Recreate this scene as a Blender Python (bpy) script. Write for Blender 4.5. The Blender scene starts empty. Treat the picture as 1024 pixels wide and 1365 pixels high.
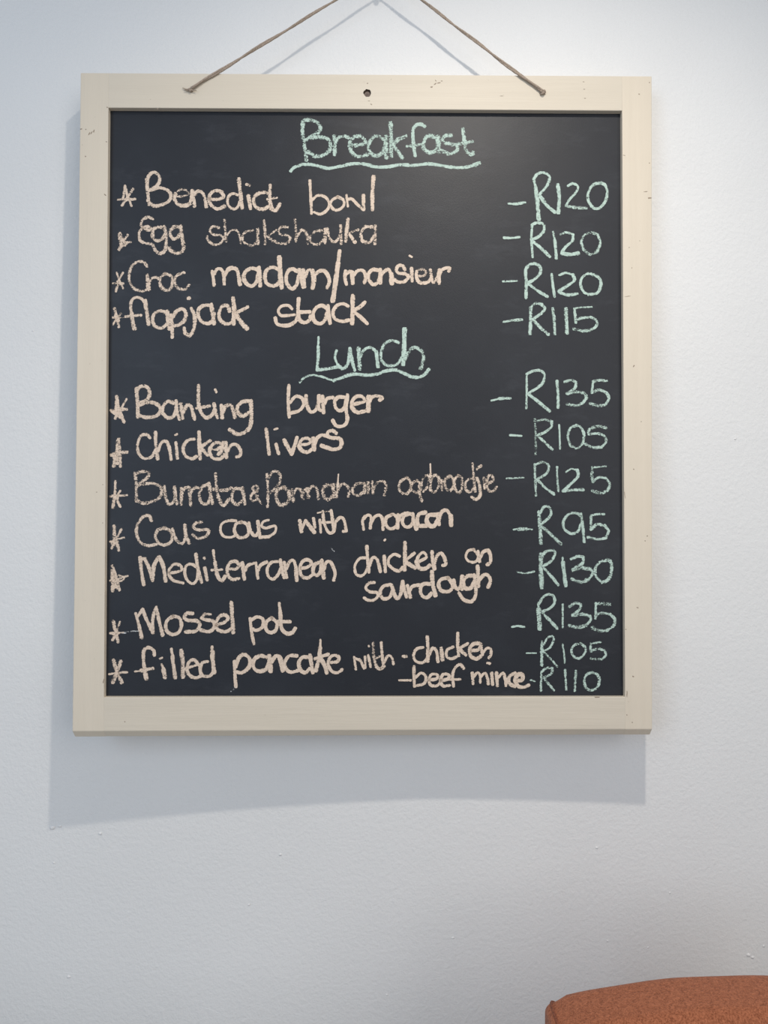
import bpy, bmesh, math, random
from mathutils import Vector, Matrix
random.seed(7)
C = bpy.context.scene.collection
S = bpy.context.scene
R = math.radians

# ------------------------------------------------------------------ camera
F = 1025.0; W, H = 1024, 1365
CAM = Vector((0, -1.147, 1.40)); PITCH = R(-0.9)
cd = bpy.data.cameras.new('camera'); co = bpy.data.objects.new('camera', cd); C.objects.link(co)
co.location = CAM; co.rotation_euler = (R(90) + PITCH, 0, 0)
cd.sensor_fit = 'VERTICAL'; cd.sensor_height = 36; cd.lens = 36 * F / H
cd.clip_start = 0.02
S.camera = co

# ------------------------------------------------------------------ world and lights
w = bpy.data.worlds.new('world'); S.world = w; w.use_nodes = True
bg = w.node_tree.nodes['Background']
bg.inputs[0].default_value = (0.88, 0.93, 1.0, 1); bg.inputs[1].default_value = 0.46

def area(name, loc, target, sx, sy, power, col):
    l = bpy.data.lights.new(name, 'AREA'); l.shape = 'RECTANGLE'; l.size = sx; l.size_y = sy
    l.energy = power; l.color = col
    o = bpy.data.objects.new(name, l); C.objects.link(o); o.location = loc
    o.rotation_euler = (Vector(target) - Vector(loc)).to_track_quat('-Z', 'Y').to_euler()
    return o
# ceiling downlight close to the wall, right of the camera (it throws the board's shadow)
dl = bpy.data.lights.new('ceiling_downlight', 'SPOT'); dl.energy = 52; dl.color = (1.0, 0.92, 0.82)
dl.shadow_soft_size = 0.02; dl.spot_size = R(116); dl.spot_blend = 1.0
do = bpy.data.objects.new('ceiling_downlight', dl); C.objects.link(do)
do.location = (0.20, -0.86, 2.56)
do.rotation_euler = (Vector((0.13, -0.12, 0.1)) - Vector(do.location)).to_track_quat('-Z', 'Y').to_euler()
# daylight of a window high behind the camera to the right, and a bluer one to the left
area('window_daylight_right', (1.5, -2.8, 2.1), (0.1, 0, 1.6), 1.2, 1.9, 19, (1.0, 0.965, 0.93))
area('window_daylight_left', (-1.6, -2.8, 2.1), (0, 0, 1.55), 1.1, 1.9, 24, (0.62, 0.78, 1.0))

S.view_settings.view_transform = 'Standard'; S.view_settings.look = 'None'
S.view_settings.gamma = 1; S.view_settings.use_curve_mapping = False
S.view_settings.exposure = -0.10

# ------------------------------------------------------------------ helpers
def lin(c):
    return tuple(((v/255+0.055)/1.055)**2.4 if v > 10 else v/255/12.92 for v in c) + (1,)
def px_dir(x, y):
    d = Vector(((x-W/2)/F, 1.0, -(y-H/2)/F))
    return Matrix.Rotation(PITCH, 3, 'X') @ d
def link(name, bm, mat, parent=None, smooth=False):
    me = bpy.data.meshes.new(name); bm.to_mesh(me); bm.free()
    if mat: me.materials.append(mat)
    if smooth:
        for p in me.polygons: p.use_smooth = True
    o = bpy.data.objects.new(name, me); C.objects.link(o)
    if parent: o.parent = parent
    return o
class NT:
    def __init__(s, name):
        s.m = bpy.data.materials.new(name); s.m.use_nodes = True
        s.t = s.m.node_tree; s.p = s.t.nodes['Principled BSDF']; s.out = s.t.nodes['Material Output']
    def n(s, typ, **kw):
        nd = s.t.nodes.new(typ)
        for k, v in kw.items():
            if k.startswith('i_'): nd.inputs[k[2:].replace('_', ' ')].default_value = v
            else: setattr(nd, k, v)
        return nd
    def l(s, a, b): s.t.links.new(a, b)
    def coords(s, scale=(1, 1, 1), kind='Object'):
        tc = s.n('ShaderNodeTexCoord'); mp = s.n('ShaderNodeMapping')
        mp.inputs['Scale'].default_value = scale
        s.l(tc.outputs[kind], mp.inputs['Vector']); return mp.outputs[0]
    def noise(s, vec, scale, detail=3, rough=0.5):
        n = s.n('ShaderNodeTexNoise'); n.inputs['Scale'].default_value = scale
        n.inputs['Detail'].default_value = detail; n.inputs['Roughness'].default_value = rough
        s.l(vec, n.inputs['Vector']); return n.outputs[0]
    def ramp(s, fac, stops):
        r = s.n('ShaderNodeValToRGB'); e = r.color_ramp.elements
        while len(e) > 1: e.remove(e[-1])
        e[0].position, e[0].color = stops[0]
        for p, c in stops[1:]:
            q = e.new(p); q.color = c
        s.l(fac, r.inputs[0]); return r.outputs[0]
    def math(s, op, a, b=None, c=None, clamp=False):
        m = s.n('ShaderNodeMath', operation=op); m.use_clamp = clamp
        for i, v in enumerate((a, b, c)):
            if v is None: continue
            if isinstance(v, (int, float)): m.inputs[i].default_value = v
            else: s.l(v, m.inputs[i])
        return m.outputs[0]
    def bump(s, h, strength, dist, prev=None):
        b = s.n('ShaderNodeBump'); b.inputs['Strength'].default_value = strength
        b.inputs['Distance'].default_value = dist; s.l(h, b.inputs['Height'])
        if prev: s.l(prev, b.inputs['Normal'])
        return b.outputs[0]

# ------------------------------------------------------------------ materials
def m_wall():
    k = NT('painted_plaster'); v = k.coords()
    c = k.ramp(k.noise(v, 3, 4), [(0.3, lin((229, 229, 228))), (0.7, lin((234, 234, 233)))])
    k.l(c, k.p.inputs['Base Color']); k.p.inputs['Roughness'].default_value = 0.75
    b = k.bump(k.noise(v, 160, 3, 0.6), 0.5, 0.0018)
    b = k.bump(k.noise(v, 420, 2, 0.5), 0.35, 0.0007, b)
    b = k.bump(k.noise(k.coords(), 7, 2, 0.5), 0.3, 0.004, b)
    k.l(b, k.p.inputs['Normal']); return k.m
def m_cream(name, stretch, base):
    k = NT(name); v = k.coords(stretch)
    c = k.ramp(k.noise(v, 18, 5, 0.6), [(0.25, lin(tuple(x-5 for x in base))), (0.55, lin(base)), (0.8, lin(tuple(x+3 for x in base)))])
    g = k.noise(k.coords(), 230, 2, 0.5)
    d = k.ramp(g, [(0.20, (0.72, 0.70, 0.66, 1)), (0.255, (1, 1, 1, 1))])
    mx = k.n('ShaderNodeMix', data_type='RGBA', blend_type='MULTIPLY'); mx.inputs[0].default_value = 1
    k.l(c, mx.inputs[6]); k.l(d, mx.inputs[7])
    k.l(mx.outputs[2], k.p.inputs['Base Color']); k.p.inputs['Roughness'].default_value = 0.5
    k.p.inputs['Specular IOR Level'].default_value = 0.3
    b = k.bump(k.noise(v, 60, 4, 0.6), 0.35, 0.0012)
    b = k.bump(k.noise(k.coords(), 25, 2), 0.25, 0.002, b)
    k.l(b, k.p.inputs['Normal']); return k.m
def m_slate():
    k = NT('blackboard_paint'); v = k.coords()
    c = k.ramp(k.noise(v, 6, 5, 0.65), [(0.25, lin((26, 29, 36))), (0.5, lin((30, 33, 40))), (0.8, lin((38, 42, 49)))])
    sm = k.ramp(k.noise(k.coords((1, 2.6, 1)), 11, 5, 0.7), [(0.55, (0, 0, 0, 1)), (0.85, (0.02, 0.021, 0.024, 1))])
    mx = k.n('ShaderNodeMix', data_type='RGBA', blend_type='ADD'); mx.inputs[0].default_value = 1
    k.l(c, mx.inputs[6]); k.l(sm, mx.inputs[7])
    k.l(mx.outputs[2], k.p.inputs['Base Color'])
    k.p.inputs['Roughness'].default_value = 0.46; k.p.inputs['Specular IOR Level'].default_value = 0.38
    b = k.bump(k.noise(v, 550, 2, 0.6), 0.25, 0.0004)
    b = k.bump(k.noise(v, 14, 2, 0.5), 0.2, 0.002, b)
    k.l(b, k.p.inputs['Normal']); return k.m
def m_chalk(name, col):
    k = NT(name)
    ed = k.n('ShaderNodeAttribute', attribute_name='edge').outputs['Fac']
    de = k.n('ShaderNodeAttribute', attribute_name='dens').outputs['Fac']
    n1 = k.noise(k.coords((0.75, 1.1, 1)), 640, 2, 0.65)
    n2 = k.noise(k.coords((1, 1, 1)), 150, 2, 0.5)
    n = k.math('MULTIPLY_ADD', n2, 0.45, k.math('MULTIPLY', n1, 0.9))     # about 0.68 mean
    e2 = k.math('POWER', ed, 3.0)
    th = k.math('MULTIPLY_ADD', e2, 0.20, k.math('SUBTRACT', 1.175, de))
    a = k.math('MULTIPLY', k.math('SUBTRACT', n, th), 7.0, clamp=True)
    a = k.math('MULTIPLY', a, 0.93)
    cc = k.ramp(k.noise(k.coords(), 300, 2), [(0.3, lin(tuple(x-12 for x in col))), (0.7, lin(tuple(min(255, x+6) for x in col)))])
    k.l(cc, k.p.inputs['Base Color']); k.p.inputs['Roughness'].default_value = 0.95
    k.p.inputs['Specular IOR Level'].default_value = 0.1
    k.l(a, k.p.inputs['Alpha']); return k.m
def m_fabric(name, a, b_):
    k = NT(name)
    v1 = k.coords((1, 1, 1)); 
    mp = k.coords((900, 900, 900))
    nz = k.noise(v1, 260, 3, 0.7)
    tc = k.n('ShaderNodeTexCoord'); mpp = k.n('ShaderNodeMapping')
    mpp.inputs['Rotation'].default_value = (0, R(40), R(25)); mpp.inputs['Scale'].default_value = (1, 1, 0.6)
    k.l(tc.outputs['Object'], mpp.inputs['Vector'])
    n2 = k.noise(mpp.outputs[0], 640, 2, 0.6)
    f = k.math('MULTIPLY_ADD', n2, 0.6, k.math('MULTIPLY', nz, 0.4))
    c = k.ramp(f, [(0.36, lin(a)), (0.62, lin(b_))])
    k.l(c, k.p.inputs['Base Color']); k.p.inputs['Roughness'].default_value = 0.9
    k.p.inputs['Specular IOR Level'].default_value = 0.15
    k.p.inputs['Sheen Weight'].default_value = 0.1
    k.l(k.bump(f, 0.8, 0.0022), k.p.inputs['Normal']); return k.m
def m_plain(name, col, rough=0.6, metal=0.0, nscale=60, amt=0.12):
    k = NT(name); n = k.noise(k.coords(), nscale, 3)
    c = k.ramp(n, [(0.3, lin(tuple(x*(1-amt) for x in col))), (0.7, lin(col))])
    k.l(c, k.p.inputs['Base Color']); k.p.inputs['Roughness'].default_value = rough
    k.p.inputs['Metallic'].default_value = metal
    k.l(k.bump(n, 0.3, 0.001), k.p.inputs['Normal']); return k.m
def m_twine():
    k = NT('jute_twine')
    n = k.noise(k.coords(), 700, 3, 0.7)
    c = k.ramp(n, [(0.3, lin((134, 118, 104))), (0.7, lin((190, 174, 158)))])
    k.l(c, k.p.inputs['Base Color']); k.p.inputs['Roughness'].default_value = 0.95
    k.l(k.bump(n, 0.8, 0.001), k.p.inputs['Normal']); return k.m

WALL = m_wall()
CREAM_V = m_cream('cream_paint_stile', (2.5, 0.12, 1), (219, 208, 190))
CREAM_H = m_cream('cream_paint_rail', (0.12, 2.5, 1), (215, 205, 188))
SLATE = m_slate()
CHALK = {'cream': m_chalk('cream_chalk', (228, 208, 189)), 'mint': m_chalk('mint_chalk', (194, 215, 204)),
         'white': m_chalk('white_chalk', (222, 224, 224))}
TWINE = m_twine()
HOLE = m_plain('bare_dark_wood', (128, 112, 98), 0.9)
STEEL = m_plain('dull_steel', (150, 150, 150), 0.4, 0.9)
CHIP = m_plain('chipped_paint', (158, 142, 124), 0.9)
FAB = m_fabric('terracotta_tweed', (124, 70, 46), (180, 112, 80))
FABP = m_fabric('terracotta_piping', (104, 56, 38), (150, 88, 62))
LEG = m_plain('dark_stained_wood', (70, 46, 32), 0.45)
FLOOR = m_plain('grey_floor', (190, 184, 175), 0.5, 0, 8)

# ------------------------------------------------------------------ the setting
def wall_y(x):
    d = x - 0.062
    q = min(abs(d), 0.75)
    return 0.045*q*q + 0.016*q - 0.003 + (abs(d)-q)*0.083
bm = bmesh.new()
xs = [-2.2 + 0.05*i for i in range(89)]
zs = [0.0, 0.7, 1.3, 1.9, 2.6]
grid = [[bm.verts.new((x, wall_y(x), z)) for z in zs] for x in xs]
back = [[bm.verts.new((x, 0.45, z)) for z in (0.0, 2.6)] for x in (-2.2, 2.2)]
for i in range(len(xs)-1):
    for j in range(len(zs)-1):
        bm.faces.new((grid[i][j], grid[i+1][j], grid[i+1][j+1], grid[i][j+1]))
bm.faces.new((back[0][0], back[0][1], back[1][1], back[1][0]))
bm.faces.new([grid[0][j] for j in range(5)] + [back[0][1], back[0][0]])
bm.faces.new([grid[-1][j] for j in range(5)][::-1] + [back[1][0], back[1][1]])
bm.faces.new([grid[i][4] for i in range(len(xs))] + [back[1][1], back[0][1]])
bm.faces.new([grid[i][0] for i in range(len(xs))][::-1] + [back[0][0], back[1][0]])
wall = link('wall_back', bm, WALL)
for p in wall.data.polygons:
    if len(p.vertices) == 4 and p.normal.y < -0.5: p.use_smooth = True
wall['kind'] = 'structure'
bm = bmesh.new(); bmesh.ops.create_cube(bm, size=1, matrix=Matrix.Translation((0, -1.6, -0.05)) @ Matrix.Diagonal((4.4, 4.0, 0.1, 1)))
fl = link('floor', bm, FLOOR); fl['kind'] = 'structure'
bm = bmesh.new(); bmesh.ops.create_cube(bm, size=1, matrix=Matrix.Translation((0, 0.035, 0.06)) @ Matrix.Diagonal((4.38, 0.10, 0.12, 1)))
bmesh.ops.bevel(bm, geom=bm.edges[:], offset=0.006, segments=2, affect='EDGES')
bb = link('baseboard_back', bm, m_plain('baseboard_paint', (225, 224, 220), 0.5, 0, 12, 0.03)); bb['kind'] = 'structure'

def on_wall(x, y):
    d = px_dir(x, y); t = 1.147
    for _ in range(8):
        p = CAM + d*t; t += (wall_y(p.x) - p.y)/d.y
    return CAM + d*t
# small plaster nibs left under the paint
for (x, y, r) in [(70, 1103, 3.2), (80, 1101, 2.2), (134, 1111, 2.2), (72, 1150, 1.6), (92, 1302, 2.2), (374, 1139, 1.8), (332, 1206, 1.4),
                  (998, 1273, 2.6), (1003, 1276, 2), (1018, 1261, 1.6), (864, 1263, 1.3), (604, 1250, 1.6), (810, 1254, 1.1), (980, 585, 1.4), (44, 441, 1.2),
                  (796, 1130, 1.6), (893, 1190, 1.4), (516, 1326, 1.3)]:
    p = on_wall(x, y); bm = bmesh.new()
    bmesh.ops.create_icosphere(bm, subdivisions=2, radius=1)
    rr = r*0.00108
    for v in bm.verts:
        s_ = 1 + random.uniform(-.25, .25)
        v.co = Vector((v.co.x*rr*1.3*s_, v.co.y*rr*0.55, v.co.z*rr*0.9*s_))
    o = link('plaster_nib', bm, WALL, wall, True); o.location = p
# faint trowel ridges in the plaster
for pts in ([(330, 1152), (350, 1166), (358, 1174)], [(255, 1338), (290, 1348), (310, 1360)], [(75, 1295), (95, 1298), (118, 1301)], [(940, 384), (935, 389), (925, 394)]):
    bm = bmesh.new(); prev = None
    for i in range(9):
        t = i/8; a = Vector(pts[0]+(0,)); b = Vector(pts[1]+(0,)); c = Vector(pts[2]+(0,))
        q = a*(1-t)**2 + b*2*t*(1-t) + c*t*t
        p = on_wall(q.x, q.y); wd = 0.0015*math.sin(math.pi*t) + 0.0001
        ring = [bm.verts.new(p + Vector((0, 0.0004, wd))), bm.verts.new(p + Vector((0, -0.0004*math.sin(math.pi*t) , 0))), bm.verts.new(p + Vector((0, 0.0004, -wd)))]
        if prev:
            for k in range(2): bm.faces.new((prev[k], ring[k], ring[k+1], prev[k+1]))
        prev = ring
    link('plaster_ridge', bm, WALL, wall, True)

# ------------------------------------------------------------------ the chalkboard frame of reference
TH, PS = R(2.0), R(0.53)
N = Vector((math.sin(PS), -math.cos(PS)*math.cos(TH), math.sin(TH))).normalized()
U = Vector((0, 0, 1)).cross(-N).normalized() * -1
if U.x < 0: U = -U
V = N.cross(U).normalized()
if V.z < 0: V = -V
d0 = px_dir(487, 538); P0 = CAM + d0*((-0.054 - CAM.y)/d0.y)      # centre of the front face
dB = px_dir(487, 976)
BASE = CAM + dB*((P0-CAM).dot(N)/dB.dot(N))                        # bottom middle of the front face
M = Matrix((U, V, N)).transposed().to_4x4(); M.translation = BASE
def loc2(x, y, n=0.0):
    """pixel of the photograph -> board coordinates (u, v) on the plane n metres proud of the front face"""
    d = px_dir(x, y); t = (BASE + N*n - CAM).dot(N)/d.dot(N)
    q = CAM + d*t - BASE
    return q.dot(U), q.dot(V)
board = bpy.data.objects.new('chalkboard', None); C.objects.link(board)
board.matrix_world = M; board.empty_display_size = 0.1
board['label'] = 'black menu chalkboard in cream painted wooden frame hanging on white wall'
board['category'] = 'chalkboard'

T = 0.028                      # frame depth
def timber(name, quad, mat, chamfer=None, label=None, tight=()):
    """quad: four (u, v) anticlockwise from lower left; chamfer: set of corner indices whose front edge is cut up"""
    bm = bmesh.new()
    def ring(n, cut=0):
        return [bm.verts.new((u, v + (cut if chamfer and i in chamfer else 0), n)) for i, (u, v) in enumerate(quad)]
    rs = [ring(-T), ring(-0.009), ring(0, 0.0100)] if chamfer else [ring(-T), ring(0)]
    bm.faces.new(rs[0][::-1]); bm.faces.new(rs[-1])
    for a, b in zip(rs, rs[1:]):
        for i in range(4): bm.faces.new((a[i], a[(i+1) % 4], b[(i+1) % 4], b[i]))
    bmesh.ops.recalc_face_normals(bm, faces=bm.faces[:])
    bm.normal_update()
    def near(e, idx):                    # is the edge on the side between corners idx[0] and idx[1] of the outline?
        a, b = quad[idx[0]], quad[idx[1]]; L = math.hypot(b[0]-a[0], b[1]-a[1])
        return all(abs((v.co.x-a[0])*(b[1]-a[1]) - (v.co.y-a[1])*(b[0]-a[0]))/L < 0.0012 for v in e.verts)
    ed = [e for e in bm.edges if len(e.link_faces) == 2 and e.calc_face_angle(0) > 0.3 and not any(near(e, t) for t in tight)]
    bmesh.ops.bevel(bm, geom=ed, offset=0.0012, segments=3, affect='EDGES', profile=0.6)
    o = link(name, bm, mat, board, False)
    if label: o['label'] = label
    return o
g = 0.00004
OTL, OTR, OBR, OBL = loc2(107.5, 97), loc2(869, 101.5), loc2(869.7, 981.5), loc2(96.3, 984.3)
ITL, ITR, IBR, IBL = loc2(144.5, 143.5), loc2(829.5, 147.5), loc2(833.5, 929), loc2(138.5, 929.5)
def lerp(a, b, t): return (a[0]+(b[0]-a[0])*t, a[1]+(b[1]-a[1])*t)
# rail ends meet the stiles on the line of the inner edge
def at_v(a, b, v): return lerp(a, b, (v-a[1])/(b[1]-a[1]))
def ext(a, b, p, q):          # point of line ab on line pq
    x1, y1 = a; x2, y2 = b; x3, y3 = p; x4, y4 = q
    D = (x1-x2)*(y3-y4) - (y1-y2)*(x3-x4)
    return (((x1*y2-y1*x2)*(x3-x4)-(x1-x2)*(x3*y4-y3*x4))/D, ((x1*y2-y1*x2)*(y3-y4)-(y1-y2)*(x3*y4-y3*x4))/D)
tL, tR = ext(OTL, OTR, IBL, ITL), ext(OTL, OTR, IBR, ITR)
bL, bR = ext(OBL, OBR, IBL, ITL), ext(OBL, OBR, IBR, ITR)
timber('frame_stile', [OBL, (bL[0]-g, bL[1]), (tL[0]-g, tL[1]), OTL], CREAM_V, {0, 1}, tight=[(1, 2)])
timber('frame_stile', [(bR[0]+g, bR[1]), OBR, OTR, (tR[0]+g, tR[1])], CREAM_V, {0, 1}, tight=[(3, 0)])
top = timber('frame_rail', [(ITL[0]+g, ITL[1]), (ITR[0]-g, ITR[1]), (tR[0]-g, tR[1]), (tL[0]+g, tL[1])], CREAM_H, None, 'top rail with a screw hole and two string holes', tight=[(1, 2), (3, 0)])
timber('frame_rail', [(bL[0]+g, bL[1]+0.0002), (bR[0]-g, bR[1]+0.0002), (IBR[0]-g, IBR[1]), (IBL[0]+g, IBL[1])], CREAM_H, {0, 1}, tight=[(1, 2), (3, 0)])

# drill the holes of the top rail
def cutter(cx, cy, r, depth, wob=0.0):
    u, v = loc2(cx, cy); bm = bmesh.new(); n = 20
    a = []; b = []
    for i in range(n):
        t = 2*math.pi*i/n; rr = r*(1+random.uniform(-wob, wob))
        a.append(bm.verts.new((u+rr*math.cos(t), v+rr*math.sin(t), 0.003)))
        b.append(bm.verts.new((u+rr*.9*math.cos(t), v+rr*.9*math.sin(t), -depth)))
    bm.faces.new(a); bm.faces.new(b[::-1])
    for i in range(n): bm.faces.new((a[i], b[i], b[(i+1) % n], a[(i+1) % n]))
    bmesh.ops.recalc_face_normals(bm, faces=bm.faces[:])
    return link('cutter', bm, HOLE, board)
cuts = [cutter(489.7, 124, 0.0058, 0.0055, 0.08), cutter(255, 118.7, 0.0024, 0.02), cutter(724, 123, 0.0024, 0.02)]
top.data.materials.append(HOLE)
for c in cuts:
    m = top.modifiers.new('b', 'BOOLEAN'); m.object = c; m.operation = 'DIFFERENCE'; m.solver = 'EXACT'
    m.material_mode = 'TRANSFER'
dg = bpy.context.evaluated_depsgraph_get()
me = bpy.data.meshes.new_from_object(top.evaluated_get(dg)); top.modifiers.clear(); top.data = me; me.name = 'frame_rail'
for c in cuts: bpy.data.objects.remove(c, do_unlink=True)
# the screw head deep in the middle hole
u, v = loc2(489.7, 124); bm = bmesh.new()
bmesh.ops.create_cone(bm, cap_ends=True, segments=20, radius1=0.0036, radius2=0.0041, depth=0.0025, matrix=Matrix.Translation((u, v-0.0006, -0.0038)))
for s_ in (0, 1):
    bmesh.ops.create_cube(bm, size=1, matrix=Matrix.Translation((u, v-0.0006, -0.0024)) @ Matrix.Rotation(s_*math.pi/2+.3, 4, 'Z') @ Matrix.Diagonal((0.005, 0.0008, 0.0006, 1)))
link('screw', bm, m_plain('rusty_steel', (122, 108, 100), 0.7, 0.4), board)['label'] = 'dull screw sunk in the top rail hole'

# the slate panel
e = 0.004; pn = -0.0085
q = [(IBL[0]-e, IBL[1]-e), (IBR[0]+e, IBR[1]-e), (ITR[0]+e, ITR[1]+e), (ITL[0]-e, ITL[1]+e)]
q = [(IBL[0]+.0002, IBL[1]+.0002), (IBR[0]-.0002, IBR[1]+.0002), (ITR[0]-.0002, ITR[1]-.0002), (ITL[0]+.0002, ITL[1]-.0002)]
bm = bmesh.new()
a = [bm.verts.new((u, v, pn)) for u, v in q]; b = [bm.verts.new((u, v, pn-0.008)) for u, v in q]
bm.faces.new(a); bm.faces.new(b[::-1])
for i in range(4): bm.faces.new((b[i], b[(i+1) % 4], a[(i+1) % 4], a[i]))
bmesh.ops.recalc_face_normals(bm, faces=bm.faces[:])
panel = link('panel', bm, SLATE, board); panel['label'] = 'black chalkboard panel covered in handwritten chalk menu'

# paint chips and dents on the frame
def chip(x, y, rx, ry, ang=0, mat=None, n=9):
    u, v = loc2(x, y); k = 0.001065; bm = bmesh.new(); A = []
    c = bm.verts.new((u, v, 0.00025))
    for i in range(n):
        t = 2*math.pi*i/n; r_ = random.uniform(.65, 1.2)
        px, py = rx*k*r_*math.cos(t), ry*k*r_*math.sin(t)
        A.append(bm.verts.new((u+px*math.cos(ang)-py*math.sin(ang), v+px*math.sin(ang)+py*math.cos(ang), 0.0)))
    for i in range(n): bm.faces.new((c, A[i], A[(i+1) % n]))
    return link('paint_chip', bm, mat or CHIP, board)
for a in [(108, 172, 1.6, .9), (114.5, 172.5, .8, .8), (119, 178, .9, 2.6, -.5), (122, 177, .8, 2.4, -.5), (125, 175, .9, 2.2, -.3), (114, 208.5, 1, .9), (140, 259.5, 2.3, .8, -.7),
          (143, 143, 1.2, .9), (142, 189, 1.5, .7), (210, 145, 1.8, .7), (490, 111, 1.2, .8), (495, 139, 1.4, .8, -.6), (492, 134.5, 1.6, .5), (575.5, 116, 1.6, 1.2, .5), (580, 112, 2.3, .8, .7),
          (585, 110.5, 3.2, .8, .3), (581, 107.5, 1.8, .6, -.9), (589, 108, 1.5, .7), (669, 128, 3.5, .4), (778, 109, 1.6, .5), (780, 131, 1.6, .5), (779, 119, 1.3, .5), (866, 110, .9, .9), (852, 125.5, 1.1, 1),
          (832, 207, 1.8, .5, -.3), (861, 255.5, 3, .6, .1), (866, 264, 2.7, 1.2, .1), (866, 217.5, .9, .8), (839, 330, .9, .7), (853, 321, .6, .7), (842.5, 357, .7, .9), (837, 395, 5, .45, .15),
          (845, 488, 1, 2, -.6), (855, 562, .7, .8), (845, 625.5, 1, .8), (833, 660, .5, 6, .1), (863, 714.5, .9, .9), (860, 721, .8, .8), (850, 810, 1.7, .7, -.3), (834.5, 839, .9, .7), (844, 902, .8, .9),
          (845, 902, .9, .7), (836, 925, .8, 4), (836, 953, .9, .8), (843, 963, 1.3, .8), (844, 901.5, 1, .8), (796, 929.3, 4, .9), (166.5, 962, .9, .9), (138, 908, .7, 4, -.2), (129, 656, .9, .7), (137, 646, .6, .8), (137, 697, .5, 1)]:
    chip(*a)

# ------------------------------------------------------------------ chalk writing
CR = {'A': (380, 150, 1024/280), 'B': (150, 225, 5.12), 'C': (260, 225, 1024/260), 'D': (660, 225, 1024/170), 'E': (140, 330, 5.12),
      'F': (270, 330, 1024/180), 'G': (430, 330, 1024/180), 'H': (660, 335, 1024/170), 'I': (390, 440, 5.12), 'J': (140, 510, 5.12),
      'K': (330, 510, 5.12), 'L': (640, 485, 1024/190), 'M': (140, 615, 5.12), 'N': (320, 615, 5.12), 'O': (480, 615, 5.12),
      'P': (660, 605, 1024/170), 'Q': (140, 725, 5.12), 'R': (300, 725, 5.12), 'S': (460, 720, 1024/210), 'T': (670, 725, 6.4),
      'U': (140, 800, 1024/190), 'V': (300, 840, 5.12), 'W': (460, 845, 1024/260), 'X': (680, 840, 1024/150)}
layer = [0]
def spline(P, step=1.3):
    if len(P) == 1: P = [P[0], (P[0][0]+.8, P[0][1]+.4)]
    out = []
    Q = [(2*P[0][0]-P[1][0], 2*P[0][1]-P[1][1])] + P + [(2*P[-1][0]-P[-2][0], 2*P[-1][1]-P[-2][1])]
    for i in range(1, len(Q)-2):
        p0, p1, p2, p3 = Q[i-1:i+3]
        n = max(2, int(math.dist(p1, p2)/step))
        for k in range(n):
            t = k/n
            out.append(tuple(0.5*((2*p1[j]) + (-p0[j]+p2[j])*t + (2*p0[j]-5*p1[j]+4*p2[j]-p3[j])*t*t + (-p0[j]+3*p1[j]-3*p2[j]+p3[j])*t**3) for j in (0, 1)))
    out.append(P[-1]); return out
def words(col, txt): return [col + ' chalk word ' + t for t in txt.split()]
def write(name, labels, col, parts):
    """parts: (crop, width, density, 'x,y x,y / x,y ...'); '|' starts the next word; a stroke may start with w<width> and d<density>"""
    groups = [[]]
    for crop, width, dens, txt in parts:
        for wi, wtxt in enumerate(txt.split('|')):
            if wi: groups.append([])
            groups[-1] += [(crop, width, dens, st) for st in wtxt.split('/') if st.strip()]
    groups = [g_ for g_ in groups if g_]
    if len(groups) != len(labels): print('WORDS', labels, len(groups))
    for g_, lb in zip(groups, labels):
        write_word('dash' if ' dash' in lb else name, lb.replace('word dash', 'dash'), col, g_)
def write_word(name, label, col, strokes):
    bm = bmesh.new(); ed = bm.verts.layers.float.new('edge'); de = bm.verts.layers.float.new('dens')
    for crop, width, dens, st in strokes:
            ox, oy, sc = CR[crop]
            wd, dn, P = width, dens, []
            for tok in st.split():
                if tok[0] == 'w': wd = float(tok[1:])
                elif tok[0] == 'd': dn = float(tok[1:])
                else:
                    x, y = tok.split(','); P.append((ox+float(x)/sc, oy+float(y)/sc))
            wd *= WK
            pts = spline(P); n = len(pts)
            layer[0] += 1
            h = pn + 0.00008 + 0.0000012*layer[0]
            rows = []; ph = random.random()*9
            for i, (x, y) in enumerate(pts):
                a = pts[max(0, i-1)]; b = pts[min(n-1, i+1)]
                dx, dy = b[0]-a[0], b[1]-a[1]; L = math.hypot(dx, dy) or 1
                dx /= L; dy /= L
                wv = wd*0.5*(1.13 + 0.10*math.sin(i*0.31+ph) + random.uniform(-.08, .08))
                rows.append((x, y, -dy*wv, dx*wv, wv, dx, dy))
            caps0 = []; caps1 = []
            for k, c in ((0.55, .8), (0.85, .5)):
                x, y, nx, ny, wv, dx, dy = rows[0]
                caps0.insert(0, (x-dx*wv*k, y-dy*wv*k, nx*c, ny*c))
                x, y, nx, ny, wv, dx, dy = rows[-1]
                caps1.append((x+dx*wv*k, y+dy*wv*k, nx*c, ny*c))
            allr = caps0 + [r_[:4] for r_ in rows] + caps1
            prev = None
            for ri, (x, y, nx, ny) in enumerate(allr):
                ring = []
                for s_ in (-1, -0.5, 0, 0.5, 1):
                    u, v = loc2(x+nx*s_, y+ny*s_, pn)
                    vt = bm.verts.new((u, v, h))
                    vt[ed] = abs(s_) if 0 < ri < len(allr)-1 else 1.0
                    vt[de] = dn
                    ring.append(vt)
                if prev:
                    for k in range(4): bm.faces.new((prev[k], prev[k+1], ring[k+1], ring[k]))
                prev = ring
    bm.normal_update()
    for f in bm.faces:
        if f.normal.z < 0: f.normal_flip()
    o = link(name, bm, CHALK[col], panel); o['label'] = label
    return o
WK = 0.95

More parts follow.
